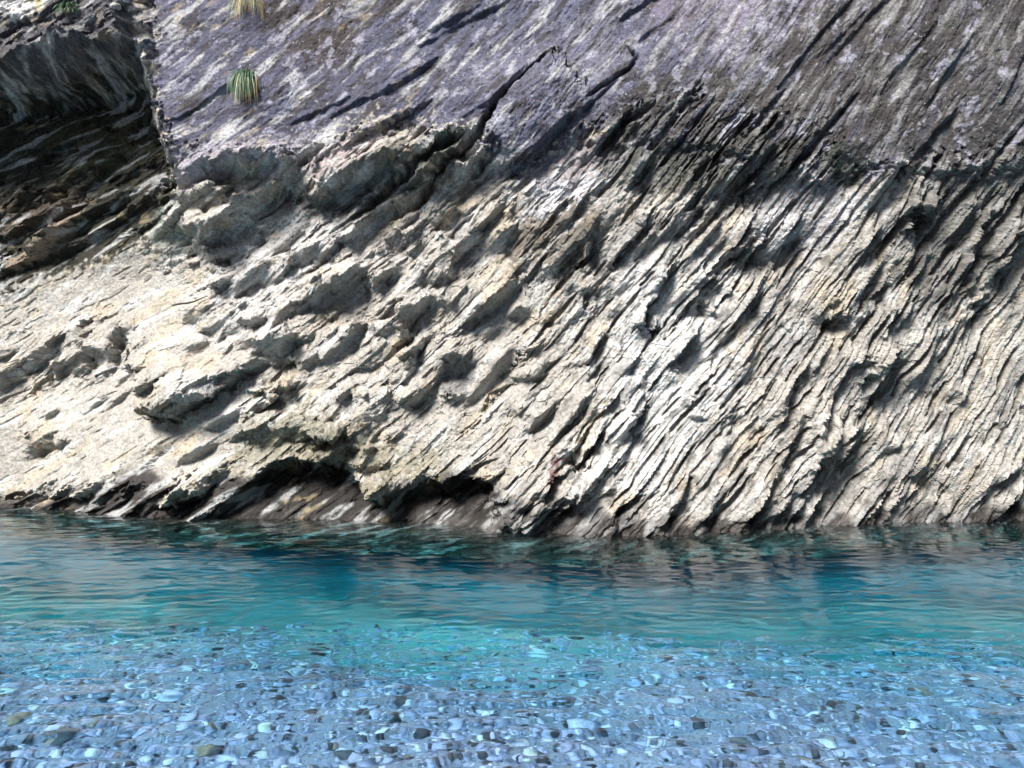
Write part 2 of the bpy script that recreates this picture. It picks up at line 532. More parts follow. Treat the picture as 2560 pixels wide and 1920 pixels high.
for ln in UNDER.split('\n'):
    p = ln.split(); w, k = float(p[0]), float(p[1]); L = np.array([[float(q) for q in a.split(',')] for a in p[2:]])
    if L[0,0] > L[-1,0]: L = L[::-1]
    b = bbox(L, w+30); wp = .75 if w < 12 else 1.0
    x = U[b]*(1-wp)+AU[b]*wp; y = V[b]*(1-wp)+AV[b]*wp
    d, sg, a = line_sd(L, x, y)
    ww = w*.5*(.25+.75*np.clip(4.5*a*(1-a), 0, 1)**.7)*1.1
    m_ = sst(ww+1.8, ww-1.8, d)*sst(0, .03, a)*sst(1, .97, a)
    t_ = (L[-1]-L[0])/np.hypot(*(L[-1]-L[0])); nx, ny = -t_[1], t_[0]             # pointing down (v grows)
    if ny < 0: nx, ny = -nx, -ny
    nx, ny = nx*.7, ny*.7+.3
    up = 1-.55*(L[:,1].mean() < 300)*(L[:,0].mean() > 330)
    g = -.0047*k*m_*up
    GX[b] += (g*nx).astype(np.float32); GY[b] += (g*ny).astype(np.float32)
    if k >= 2.2: HOLE[b] = np.maximum(HOLE[b], (k-1.9)*.11*m_*min(1, w/9)*up**1.5)
def integrate(GX, GY, mu):
    ny, nx = GX.shape; N2, M2 = ny+120, nx+120
    P1 = np.zeros((N2, M2), np.float32); P2 = P1.copy(); P1[:ny,:nx] = GX; P2[:ny,:nx] = GY
    kx = np.fft.fftfreq(M2)*2*np.pi/STEP; ky = (np.fft.fftfreq(N2)*2*np.pi/STEP)[:,None]
    F_ = (-1j*kx*np.fft.fft2(P1)-1j*ky*np.fft.fft2(P2))/(kx**2+ky**2+mu**2)
    return np.fft.ifft2(F_).real[:ny,:nx]
H += 1.75*integrate(GX, GY, 1/120.) - 1.8*HOLE
# the rock breaks along planes: rebuild the surface as flat facets that follow it
CT, ST = np.cos(_th), np.sin(_th)
def samp(A, x, y):
    fx = np.clip((x-us[0])/STEP, 0, len(us)-1.001); fy = np.clip((y-vs[0])/STEP, 0, len(vs)-1.001)
    ix = fx.astype(int); iy = fy.astype(int); a = fx-ix; b_ = fy-iy
    return (A[iy,ix]*(1-a)+A[iy,ix+1]*a)*(1-b_)+(A[iy+1,ix]*(1-a)+A[iy+1,ix+1]*a)*b_
def facet(A, ls, lt, seed, jag=.0, rt=.10, gain=1.0):
    (r1, r2, r3), ct, cs, e = voro(T/lt+.15*gnoise(S/ls/2, T/lt/2, seed+50), S/ls, seed, .95)
    dt = ct*lt; ds = cs*ls; dx_ = dt*CT-ds*ST; dy_ = -dt*ST-ds*CT
    cx_ = U-dx_; cy_ = V-dy_; h_ = 6.0
    c0 = samp(A, cx_, cy_); gx_ = (samp(A, cx_+h_, cy_)-samp(A, cx_-h_, cy_))/(2*h_); gy_ = (samp(A, cx_, cy_+h_)-samp(A, cx_, cy_-h_))/(2*h_)
    return A+np.clip(c0+gain*(gx_*dx_+gy_*dy_)-A, -.09, .09)+.0047*rt*((r2-.5)*dt*.6-(r3-.30)*ds*1.6)*2+jag*(r1-.5)
def blade(A, ls, lt, seed, jag=.02, rt=.1, gain=1.0):
    """long straight beds: flat across, following A along; broken into lengths"""
    q = S/ls + .55*gnoise(S/ls/2.7, S*0+.5, seed) + .10*gnoise(S/ls/3, T/lt/1.5, seed+2); i = np.floor(q); fs = q-i
    p = T/(lt*(.6+.9*h2(i, i*0+3, seed)))+h2(i, i*0+9, seed)*7+1.3*(fs-.5)*(h2(i, i*0+17, seed)-.5)*ls/lt*4; j = np.floor(p); ft = p-j
    ds = (fs-.5)*ls; dx_ = -ds*ST; dy_ = -ds*CT; cx_ = U-dx_; cy_ = V-dy_; h_ = 5.0
    c0 = samp(A, cx_, cy_); g_ = (samp(A, cx_+h_*ST, cy_+h_*CT)-samp(A, cx_-h_*ST, cy_-h_*CT))/(2*h_)      # slope towards down-right
    a_ = h2(i, j, seed+1); b_ = h2(i, j, seed+2)
    return A+np.clip(c0-gain*g_*ds-A, -.09, .09)-.0047*rt*(b_+.25)*ds*2+jag*((a_-.5)*1.4-(ft-.5)*.6*b_)
rgt = sst(1250, 1750, U + .3*(V-600))
fm = sst(.12, .5, amp)
patch = sst(-.25, .45, fbm(U/190, V/190, 2, 1010)+.1)
fb = facet(H, 34, 84, 1001, .03, .13)
fr = blade(H, 25, 260, 1003, .030, .10+.15*patch)
f1 = fb*(1-rgt)+fr*rgt
H = H*(1-.85*fm)+f1*.85*fm
fb = facet(H, 14, 36, 1005, .014, .22)
fr = blade(H, 10.5, 150, 1007, .016, .10+.25*patch)
H = H*(1-.7*fm)+(fb*(1-rgt)+fr*rgt)*.7*fm
fc = blade(H, 30, 330, 1013, .02, .10); H = H*(1-.5*fm*(1-rgt))+fc*.5*fm*(1-rgt)

# ---- breakage: cells and beds in bedding coordinates --------------------------------------------
def cells(ls, lt, A, ks, kt, seed, mask=1.0, off=0, bev=.34):
    (r1, r2, r3), ct, cs, e = voro(T/lt+off, S/ls+off*.7, seed)
    # cs > 0: towards up-left.  faces lean back to up-left and stand out at the lower-left end; the lower rim is a broad underside
    lo = sst(.05, -.45, cs*1.0+.25*ct)
    h = (r1-.35)*1.1 + .5 - ks*(.35+r2)*cs - kt*(.3+r3)*ct
    h = h*np.clip(e/(.05+bev*lo), 0, 1)**.9
    return A*(h-.4)*mask
def beds(ls, lt, A, ks, seed, mask=1.0, kt=.35, wob=.16):
    q = S/ls + wob*gnoise(T/(lt*1.3), S/(ls*5), seed+3); i = np.floor(q); fs = q-i
    lr = .6+.9*h2(i, i*0+3, seed); p = T/(lt*lr)+h2(i, i*0+9, seed)*7+.5*(fs-.5)*h2(i, i*0+13, seed)*ls/lt*2; j = np.floor(p); ft = p-j
    r1 = h2(i, j, seed+1); r2 = h2(i, j, seed+2)
    h = (r1-.5)*1.2 - ks*(.4+.8*r2)*(fs-.5) - kt*(ft-.5)*r1 + .3
    h = h*np.clip(fs/.28, 0, 1)
    return A*(h-.3)*mask
m = amp
right = sst(1150, 1700, U + .3*(V-600))
brk = cells(150, 420, .04, .9, .55, 101, m**1.1)
brk += cells(66, 190, .045, .9, .6, 131, m**1.1*(1-.45*right), .37)
brk += beds(46, 330, .035, .8, 151, m)
brk += cells(29, 70, .022, .9, .65, 171, m**1.2*(1-.35*right), .11)
brk += beds(21, 210, .020, .9, 191, m*(.35+.7*right)*sst(-.2,.4,gnoise(U/160,V/160,192)))
brk += beds(9, 110, .008, .9, 211, m*(.30+.9*right)*sst(0,.5,gnoise(S/80,T/200,212)))
brk += cells(13, 26, .011, .8, .7, 231, .12+.8*m, .6)
spiky = sst(.05, .5, gnoise(S/70, T/260, 77))*right*m                    # bunches of thin blades
brk += beds(13, 230, .035, .3, 241, spiky)
def slits(ls, lt, seed, share):                                         # lens-shaped gaps where a blade of rock has gone
    (r1, r2, r3), ct, cs, e = voro(T/lt, S/ls, seed)
    return (r1 < share)*sst(.02, .25, e)*(.5+r2)
brk -= .09*slits(13, 120, 261, .10)*right*sst(.2,.5,m) + .08*slits(22, 90, 263, .07)*sst(.2,.5,m) + .05*slits(8, 60, 267, .09)*sst(.15,.5,m)*(.4+right)
pits = sst(.25, .6, fbm(S/26, T/60, 3, 301)); brk -= .03*pits*(.10+.85*m)
brk *= 1-.75*sst(.004,.012,np.abs(np.gradient(upsample(lambda x,y: x*0)+H, STEP)[0]))*(U<480)*(V<330)
H += brk
# small en-echelon nicks on the smooth slabs
nick = sst(.36, .55, gnoise(S/8.5, T/42, 401)+.45*gnoise(U/120, V/120, 402)); H -= .020*nick*(1-sst(.15,.5,m))*np.where(V < 420+.0*U, .35, 1)
H += .05*fbm(U/170, V/170, 3, 501) + .009*fbm(U/22, V/22, 3, 502) + .0032*fbm(U/6, V/6, 2, 503)
H -= .010*np.abs(fbm(S/12, T/26, 3, 504))*(.3+m)

gy_, gx_ = np.gradient(H, STEP); stp = np.hypot(gx_, gy_)/.0047
for _ in range(3):
    stp = (stp+np.roll(stp,5,0)+np.roll(stp,-5,0)+np.roll(stp,5,1)+np.roll(stp,-5,1))/5
stp = sst(1.6, 4.0, stp)
# position: displaced towards the river and a little down and right, so that broken beds really overhang
X0 = (U-1280)/F*Ybase; Z0 = CAMZ-(V-960)/F*Ybase
hs = H
PX = X0+.03*hs; PY = Ybase-hs; PZ = Z0-.04*hs + stp*(.10*fbm(PX*2.1, PY*1.6, 4, 71)+.02*fbm(PX*14, PY*9, 3, 72)); PX = PX + stp*.06*fbm(PY*2.3+3, Z0*2.6, 4, 73)

# ---- rock colours (linear albedo), patches with their own outlines; the hollows also hold painted shade --------------------------------
col = np.empty(shp+(3,)); col[:] = (.43,.395,.35)
n1 = fbm(U/190, V/190, 4, 601); n2 = fbm(S/60, T/190, 4, 602); n3 = fbm(S/14, T/70, 4, 603)
def tint(mask, c, o=1.0):
    k = (np.clip(mask, 0, 1)*o)[...,None]; col[:] = col*(1-k)+np.array(c)*k
tint(sst(.1,.6,n1), (.50,.47,.43), .8); tint(sst(.15,.55,n2), (.52,.43,.31), .6)
tint(sst(.3,.7,-n1+.4*n2)*right, (.58,.56,.53), .7)
paint(col, [(1560,640),(1720,660),(1850,900),(1760,1120),(1560,1200),(1440,1240),(1500,1000)], (.68,.665,.64), 90, .8)
paint(col, [(560,620),(800,500),(1030,640),(800,700),(700,860),(540,850)], (.60,.57,.55), 50, .6)
# weathered violet-grey wall
PUR = (.098,.096,.138)
paint(col, [(330,-460),(3000,-460),(3000,400),(2420,420),(2150,430),(2030,460),(1830,430),(1620,330),(1480,340),(1300,440),(1215,400),(1190,330),(1090,330),(960,300),(850,340),(740,370),(520,400),(440,390),(395,290)], PUR, 30, 1, 42)
paint(col, [(1500,300),(1560,215),(1700,195),(1900,130),(1990,60),(2060,-460),(3000,-460),(3000,400),(2430,410),(2150,400),(2030,470),(1990,420),(1800,460),(1560,420)], (.066,.058,.058), 30, 1, 30)
paint(col, [(660,-460),(1000,-460),(1060,0),(960,60),(860,170),(740,160),(680,60)], (.060,.046,.042), 40, .9)
paint(col, [(1150,170),(1500,40),(1600,100),(1560,230),(1330,330),(1230,330)], (.17,.165,.215), 40, .8)
paint(col, [(880,60),(1150,-20),(1500,-30),(1420,40),(1200,110),(960,220)], (.10,.105,.155), 40, .7)
paint(col, [(1880,150),(2030,30),(2230,-60),(2280,-460),(2000,-460),(1800,0),(1760,120),(1840,170)], (.34,.31,.37), 30, .75)
paint(col, [(1620,-20),(1760,-30),(1900,-60),(1850,60),(1720,150),(1640,80)], (.26,.22,.28), 30, .6)
paint(col, [(735,195),(760,205),(800,260),(745,260),(715,230)], (.42,.40,.45), 12, .9)
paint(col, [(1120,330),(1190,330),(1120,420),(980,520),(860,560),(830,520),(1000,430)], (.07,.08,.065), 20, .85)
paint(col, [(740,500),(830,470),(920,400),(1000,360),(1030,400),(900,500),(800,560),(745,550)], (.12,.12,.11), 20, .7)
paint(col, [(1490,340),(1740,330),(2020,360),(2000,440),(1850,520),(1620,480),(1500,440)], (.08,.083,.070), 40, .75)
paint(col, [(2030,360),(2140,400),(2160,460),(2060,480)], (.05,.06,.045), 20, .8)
paint(col, [(1270,600),(1290,540),(1460,480),(1500,560),(1480,640),(1400,700),(1330,640),(1290,680)], (.17,.14,.11), 30, .8)
paint(col, [(2240,500),(2330,430),(2600,330),(3000,300),(3000,480),(2600,560),(2480,700),(2360,800),(2260,760)], (.14,.135,.125), 50, .75)
paint(col, [(1900,470),(2060,440),(2160,520),(2100,600),(1960,640),(1850,600)], (.60,.58,.60), 30, .6)
paint(col, [(1310,450),(1430,430),(1520,440),(1440,520),(1340,540)], (.62,.60,.62), 25, .8)
paint(col, [(1330,400),(1480,350),(1560,390),(1450,440),(1300,450)], (.34,.29,.32), 25, .6)
paint(col, [(450,380),(560,370),(740,360),(850,330),(830,360),(740,410),(640,420),(540,440),(470,480)], (.40,.37,.42), 18, .7)
paint(col, [(740,430),(860,370),(960,340),(960,360),(860,430),(800,460)], (.50,.42,.42), 20, .7)
# lichen block and cave, left
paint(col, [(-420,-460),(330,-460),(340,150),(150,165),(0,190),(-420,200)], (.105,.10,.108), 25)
paint(col, [(20,-80),(150,-80),(140,30),(60,60),(20,40)], (.75,.73,.70), 15, .9)
paint(col, [(95,-20),(122,-20),(118,30),(100,32)], (.60,.48,.16), 8, .8)
paint(col, [(-420,190),(0,195),(150,165),(330,150),(380,250),(410,400),(440,520),(300,640),(120,690),(0,740),(-420,800)], (.036,.034,.023), 26)  # cave interior: dark olive rock, with the hollow's shade painted into the colour
paint(col, [(20,270),(240,230),(360,300),(300,400),(60,420)], (.080,.074,.034), 50, .7)
paint(col, [(-60,500),(140,440),(160,520),(0,600)], (.20,.15,.11), 30, .5)
paint(col, [(20,655),(100,590),(170,500),(200,520),(130,620),(40,690)], (.34,.27,.20), 12, .8)
paint(col, [(380,520),(450,520),(480,620),(400,640)], (.25,.27,.22), 30, .7)
# wet brown foot
wob = 16*fbm(U/90, U*0+3, 3, 701)+16*n2+14*n3-14*(U>1200)
foot = np.interp(U, [-400,0,100,200,330,400,470,560,650,760,880,940,1000,1100,1200,1260,1320,1400,1700,1950,2100,2200,2300,2450,2560,2900],
                    [1235,1235,1245,1215,1170,1200,1225,1200,1190,1175,1185,1240,1215,1190,1190,1250,1275,1290,1315,1312,1310,1312,1290,1292,1290,1290])
wet = sst(-16, 14, V-foot-wob)
tint(wet, (.040,.033,.029)); tint(wet*sst(.2,.6,n3), (.085,.074,.066), .6)
for P in ([(398,1262),(415,1240),(520,1170),(535,1180),(440,1262),(420,1276)], [(415,1290),(430,1262),(530,1190),(548,1200),(470,1255),(432,1288)], [(160,1252),(185,1228),(250,1190),(295,1160),(315,1168),(240,1225),(180,1256)],
          [(885,1195),(975,1200),(980,1225),(950,1268),(910,1235)]):
    paint(col, P, (.55,.51,.44), 5, .95)
paint(col, [(520,1300),(600,1215),(680,1172),(760,1172),(850,1175),(900,1215),(960,1272),(1010,1245),(1090,1220),(1180,1205),(1240,1220),(1250,1290),(1200,1330),(520,1330)], (.020,.016,.013), 16, .85)  # undercut interior: wet rock painted darker still, to carry its shade
paint(col, [(885,1195),(975,1200),(980,1225),(950,1268),(910,1235)], (.36,.31,.22), 6, .9)
# stained streaks along the beds on the right, brown-black above the water
tint(sst(.28,.6,n3)*right*sst(1130,1290,V+60*n1), (.10,.085,.08), .8)
tint(sst(.34,.62,fbm(S/9,T/110,3,811))*sst(.1,.5,m), (.16,.15,.14), .65)
tint(sst(.1,.5,fbm(S/30,T/170,4,831))*right, (.27,.26,.25), .6); tint(sst(.3,.5,fbm(S/12,T/40,4,841))*right, (.10,.095,.08), .7)
tint(sst(.2,.5,fbm(S/26,T/150,4,851))*(1-.5*right), (.62,.61,.59), .6)
tint(sst(.35,.6,fbm(S/22,T/60,3,821))*sst(.0,.35,n1+.1)*(1-sst(1000,1200,U)), (.50,.40,.22), .35)
paint(col, [(600,1060),(760,1020),(960,1120),(1100,1130),(1100,1190),(900,1190),(700,1160),(560,1180)], (.25,.23,.16), 40, .7)
paint(col, [(1360,1190),(1390,1130),(1400,1150),(1370,1220)], (.14,.05,.045), 10, .8)
paint(col, [(1100,900),(1180,880),(1190,940),(1140,990),(1100,985)], (.20,.19,.19), 12, .8)
wall = np.zeros(shp); paint(wall, [(330,-460),(3000,-460),(3000,400),(2430,410),(2030,460),(1830,400),(1480,340),(1300,420),(1190,330),(960,300),(740,370),(440,390),(395,290)], 1.0, 30, 1, 40)
tint(wall*sst(.1,.7,fbm(S/40, T/150, 4, 905))*(1-.6*sst(1600,2100,U)), (.17,.168,.24), .7)
tint(wall*sst(.15,.55,fbm(S/20, T/90, 4, 915)), (.050,.042,.040), .8)
tint(wall*sst(.42,.62,fbm(S/45, T/70, 5, 925, .6)), (.40,.39,.46), .6)
col = np.clip(.78*col*(1+.16*fbm(U/30, V/30, 3, 901)[...,None]), .008, .85)
# lichen weight for the shader: how speckled the surface is
lich = np.full(shp, .25)
paint(lich, [(330,-460),(3000,-460),(3000,430),(2030,480),(1480,360),(1300,460),(1190,330),(740,410),(440,430),(395,290)], 1.0, 30)
paint(lich, [(-420,-460),(330,-460),(340,150),(0,190),(-420,200)], 1.0, 25)
paint(lich, [(-420,200),(400,200),(440,520),(-420,750)], .3, 25)
lich *= (1-wet)

# ------------------------------------------------------------------ mesh helpers
def grid_mesh(name, X, Y, Z, flip=False, smooth=True):
    r, c = X.shape; co = np.empty((r*c, 3), np.float32); co[:,0] = X.ravel(); co[:,1] = Y.ravel(); co[:,2] = Z.ravel()
    idx = np.arange(r*c, dtype=np.int32).reshape(r, c)
    a, b, cc, d = idx[:-1,:-1], idx[:-1,1:], idx[1:,1:], idx[1:,:-1]
    q = np.stack([a,d,cc,b] if not flip else [a,b,cc,d], -1).reshape(-1, 4)
    return raw_mesh(name, co, q, smooth)
def raw_mesh(name, co, q, smooth=True):
    me = bpy.data.meshes.new(name); k = q.shape[1]
    me.vertices.add(len(co)); me.vertices.foreach_set('co', np.ascontiguousarray(co, np.float32).ravel())
    me.loops.add(q.size); me.loops.foreach_set('vertex_index', np.ascontiguousarray(q, np.int32).ravel())
    me.polygons.add(len(q)); me.polygons.foreach_set('loop_start', np.arange(0, q.size, k, dtype=np.int32))
    me.polygons.foreach_set('use_smooth', np.full(len(q), smooth, bool))
    me.update(calc_edges=True)
    return me
def link(name, me, mat=None, parent=None, **props):
    o = bpy.data.objects.new(name, me); scene.collection.objects.link(o)
    if mat: me.materials.append(mat)
    if parent: o.parent = parent
    for k, v in props.items(): o[k] = v
    return o
def vattr(me, name, arr):
    a = me.attributes.new(name, 'FLOAT_COLOR', 'POINT'); d = np.ones((len(me.vertices), 4), np.float32)
    d[:, :arr.shape[-1]] = arr.reshape(-1, arr.shape[-1]); a.data.foreach_set('color', d.ravel())

class NT:
    def __init__(s, name):
        s.m = bpy.data.materials.new(name); s.m.use_nodes = True; s.t = s.m.node_tree; s.n = s.t.nodes; s.l = s.t.links
        s.b = s.n.get('Principled BSDF'); s.out = s.n.get('Material Output')
    def add(s, typ, ins={}, **kw):
        nd = s.n.new(typ)
        for k, v in kw.items(): setattr(nd, k, v)
        for k, v in ins.items():
            if isinstance(v, bpy.types.NodeSocket): s.l.new(v, nd.inputs[k])
            else: nd.inputs[k].default_value = v
        return nd
    def noise(s, vec, scale, detail=4, rough=.6):
        return s.add('ShaderNodeTexNoise', {'Vector': vec, 'Scale': scale, 'Detail': detail, 'Roughness': rough}).outputs[0]
    def ramp(s, f, lo, hi, a=0.0, b=1.0):
        return s.add('ShaderNodeMapRange', {0: f, 1: lo, 2: hi, 3: a, 4: b}).outputs[0]
    def mix(s, f, a, b, mode='MIX'):
        nd = s.add('ShaderNodeMix', data_type='RGBA', blend_type=mode)
        for i, v in ((0, f), (6, a), (7, b)):
            if isinstance(v, bpy.types.NodeSocket): s.l.new(v, nd.inputs[i])
            else: nd.inputs[i].default_value = v
        return nd.outputs[2]
    def math(s, op, a, b=0.0):
        return s.add('ShaderNodeMath', {0: a, 1: b}, operation=op).outputs[0]

def rock_material():
    k = NT('layered_limestone'); P = k.add('ShaderNodeNewGeometry').outputs['Position']
    c = k.add('ShaderNodeAttribute', attribute_name='rock_colour').outputs['Color']
    at = k.add('ShaderNodeAttribute', attribute_name='rock_kind'); sep = k.add('ShaderNodeSeparateColor', {0: at.outputs['Color']})
    lic, wt = sep.outputs[0], sep.outputs[1]
    fine = k.noise(P, 26, 6, .7); grain = k.noise(P, 95, 3, .7); blot = k.noise(P, 7, 5, .65)
    # multiplicative mottling
    v = k.math('ADD', k.ramp(fine, .3, .7, .55, 1.42), k.ramp(grain, .25, .75, -.34, .34))
    c = k.mix(1.0, c, k.add('ShaderNodeCombineColor', {0: v, 1: v, 2: v}).outputs[0], 'MULTIPLY')
    # dark pits and specks
    sp = k.ramp(k.noise(P, 44, 3, .8), .60, .68); c = k.mix(k.math('MULTIPLY', sp, .55), c, (.05,.047,.04,1))
    # pale lichen flecks on the weathered wall
    fl = k.ramp(k.noise(P, 34, 5, .75), .585, .65); big = k.ramp(blot, .46, .62)
    fl = k.math('MULTIPLY', k.math('MULTIPLY', fl, big), lic); c = k.mix(k.math('MULTIPLY', fl, .85), c, (.50,.50,.56,1))
    dk = k.math('MULTIPLY', k.ramp(k.noise(P, 11, 6, .7), .52, .66), lic); c = k.mix(k.math('MULTIPLY', dk, .55), c, (.055,.048,.045,1))
    k.l.new(c, k.b.inputs['Base Color'])
    k.l.new(k.ramp(wt, 0, 1, .92, .45), k.b.inputs['Roughness']); k.b.inputs['Specular IOR Level'].default_value = .3
    hgt = k.math('ADD', k.math('MULTIPLY', fine, 1.0), k.math('MULTIPLY', grain, .5))
    bp = k.add('ShaderNodeBump', {'Height': hgt, 'Strength': .8, 'Distance': .02})
    k.l.new(bp.outputs[0], k.b.inputs['Normal'])
    return k.m

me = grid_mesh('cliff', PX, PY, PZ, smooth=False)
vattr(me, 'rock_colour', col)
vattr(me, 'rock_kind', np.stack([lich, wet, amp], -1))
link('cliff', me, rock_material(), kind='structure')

# ------------------------------------------------------------------ riverbed and bank
bx = np.r_[np.arange(-40,-9,1.5), np.arange(-9,9.01,.06), np.arange(10.5,41,1.5)]
by = np.r_[np.arange(-40,0,1.2), np.arange(0,13,.06)]
BX, BY = np.meshgrid(bx, by)
def bed_low(x, y):
    yy = y+.09*x*(y > 2.2)+.55*gnoise(x/1.7, y/1.4, 44)*sst(2.6, 4, y)
    return np.interp(yy, [-40,-16,-6,-1.5,1.2,2.4,3.6,4.6,5.4,6.3,7.5,9,13], [19,12,2.6,.6,.12,-.12,-.26,-.40,-.66,-1.05,-1.7,-2.4,-2.6]) + .05*fbm(x/1.3, y/1.1, 3, 41)  # the unseen rise behind the camera is added to block low sky
BZ = bed_low(BX, BY)+ .5*fbm(BX/5, BY/5, 3, 42)*sst(-3,-14,BY) + .006*fbm(BX/.12,BY/.12,2,43)
bed_me = grid_mesh('riverbed', BX, BY, BZ, flip=True)
k = NT('river_silt_and_gravel'); P = k.add('ShaderNodeNewGeometry').outputs['Position']
c = k.mix(k.ramp(k.noise(P, 6, 5, .6), .35, .65), (.24,.27,.42,1), (.36,.40,.60,1)); yy = k.add('ShaderNodeSeparateXYZ', {0: P}).outputs[2]  # shallow bed holds the same blue sky cast as the pebbles
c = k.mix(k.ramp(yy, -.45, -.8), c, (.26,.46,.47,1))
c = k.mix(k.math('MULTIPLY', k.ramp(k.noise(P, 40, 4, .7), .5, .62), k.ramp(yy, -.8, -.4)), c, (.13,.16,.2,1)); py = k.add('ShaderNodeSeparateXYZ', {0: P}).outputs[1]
c = k.mix(k.ramp(k.math('ADD', py, k.ramp(k.noise(P, .6, 5, .6), 0, 1, -3, 3)), -.5, -3.5), c, (.035,.045,.022,1))      # unseen wooded bank behind the camera, kept dark to cut bounced light
k.l.new(c, k.b.inputs['Base Color'])
k.l.new(k.add('ShaderNodeBump', {'Height': k.noise(P, 30, 4, .6), 'Strength': .6, 'Distance': .03}).outputs[0], k.b.inputs['Normal'])
k.b.inputs['Roughness'].default_value = .9
link('riverbed', bed_me, k.m, kind='structure')
bed_z = bed_low

# ------------------------------------------------------------------ gravel lying on the bed (uncountable)
def stone_base(n=2):
    import bmesh
    bm = bmesh.new(); bmesh.ops.create_icosphere(bm, subdivisions=n, radius=1.0)
    v = np.array([p.co[:] for p in bm.verts]); f = np.array([[q.index for q in p.verts] for p in bm.faces]); bm.free()
    return v, f
rng = np.random.default_rng(7)
sv, sf = stone_base(1)
N = 42000
gx = rng.uniform(-5.4, 5.4, N); gy = 1.6+rng.beta(1.1, 1.5, N)*4.9
keep = np.abs(gx) < gy*.68+.6; gx = gx[keep]; gy = gy[keep]; N = len(gx)
sz = np.exp(rng.normal(math.log(.0115), .5, N)).clip(.006, .05)
gz = bed_z(gx, gy)
nv = len(sv); co = np.repeat(sv[None], N, 0)*(1+.22*rng.normal(size=(N, nv, 1)).clip(-1.4,1.4))
co *= np.stack([sz*rng.uniform(.9,1.5,N), sz*rng.uniform(.8,1.2,N), sz*rng.uniform(.35,.7,N)], -1)[:,None]
a = rng.uniform(0, 6.28, N); ca, sa = np.cos(a)[:,None], np.sin(a)[:,None]
x_ = co[...,0]*ca-co[...,1]*sa; y_ = co[...,0]*sa+co[...,1]*ca
tl = rng.normal(0,.3,N)[:,None]; z_ = co[...,2]+x_*tl
co = np.stack([x_+gx[:,None], y_+gy[:,None], z_+gz[:,None]+.25*sz[:,None]], -1).reshape(-1,3)
q = (sf[None]+(np.arange(N)*nv)[:,None,None]).reshape(-1,3)
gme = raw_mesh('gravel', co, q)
pal = np.array([(.58,.60,.88),(.42,.46,.74),(.28,.32,.54),(.15,.18,.32),(.03,.04,.07),(.28,.23,.24),(.38,.37,.60),(.80,.82,.95)])  # blue cast of the sky light is put into the pebble colours
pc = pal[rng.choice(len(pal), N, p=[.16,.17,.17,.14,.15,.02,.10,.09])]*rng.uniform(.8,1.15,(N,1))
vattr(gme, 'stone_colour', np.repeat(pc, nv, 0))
def stone_mat(name, colr=None):
    k = NT(name); P = k.add('ShaderNodeNewGeometry').outputs['Position']
    c = k.add('ShaderNodeAttribute', attribute_name='stone_colour').outputs['Color'] if colr is None else colr
    v = k.ramp(k.noise(P, 60, 4, .7), .3, .7, .75, 1.25)
    c = k.mix(1.0, c, k.add('ShaderNodeCombineColor', {0: v, 1: v, 2: v}).outputs[0], 'MULTIPLY')
    k.l.new(c, k.b.inputs['Base Color']); k.b.inputs['Roughness'].default_value = .7
    return k.m
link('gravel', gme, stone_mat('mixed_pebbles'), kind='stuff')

# ------------------------------------------------------------------ water
wx = np.r_[np.arange(-30,-8,.6), np.arange(-8,8.01,.022), np.arange(8.6,30,.6)]
wy = np.r_[np.arange(.9,2.2,.06), np.arange(2.2,11.3,.022)]
WX, WY = np.meshgrid(wx, wy)
far = sst(4.2, 6.5, WY)
wq = .22*fbm(WX/1.1, WY/.8, 2, 60)
wz = (.010-.002*far)*fbm(WX/.95+wq, WY/.38+wq, 3, 61, .5) + (.0080-.0052*far)*fbm(WX/.20+wq*2, WY/.085, 3, 62, .5) + .014*gnoise(WX/2.4, WY/1.1, 63)
rdg = 1-np.abs(gnoise(WX/.55+wq*2, WY/.22, 64))*2.2
wz += .007*np.clip(rdg, 0, 1)**3*(.3+.7*far)*sst(-.1,.5,gnoise(WX/1.7,WY/.8,65))
wme = grid_mesh('water', WX, WY, wz, flip=True)
k = NT('river_water')
k.b.inputs['Base Color'].default_value = (1,1,1,1); k.b.inputs['Roughness'].default_value = .07
k.b.inputs['IOR'].default_value = 1.30; k.b.inputs['Transmission Weight'].default_value = 1.0
va = k.add('ShaderNodeVolumeAbsorption', {'Color': (.03,.80,.868,1), 'Density': .92})
k.l.new(va.outputs[0], k.out.inputs['Volume'])
link('river_water', wme, k.m, kind='structure')

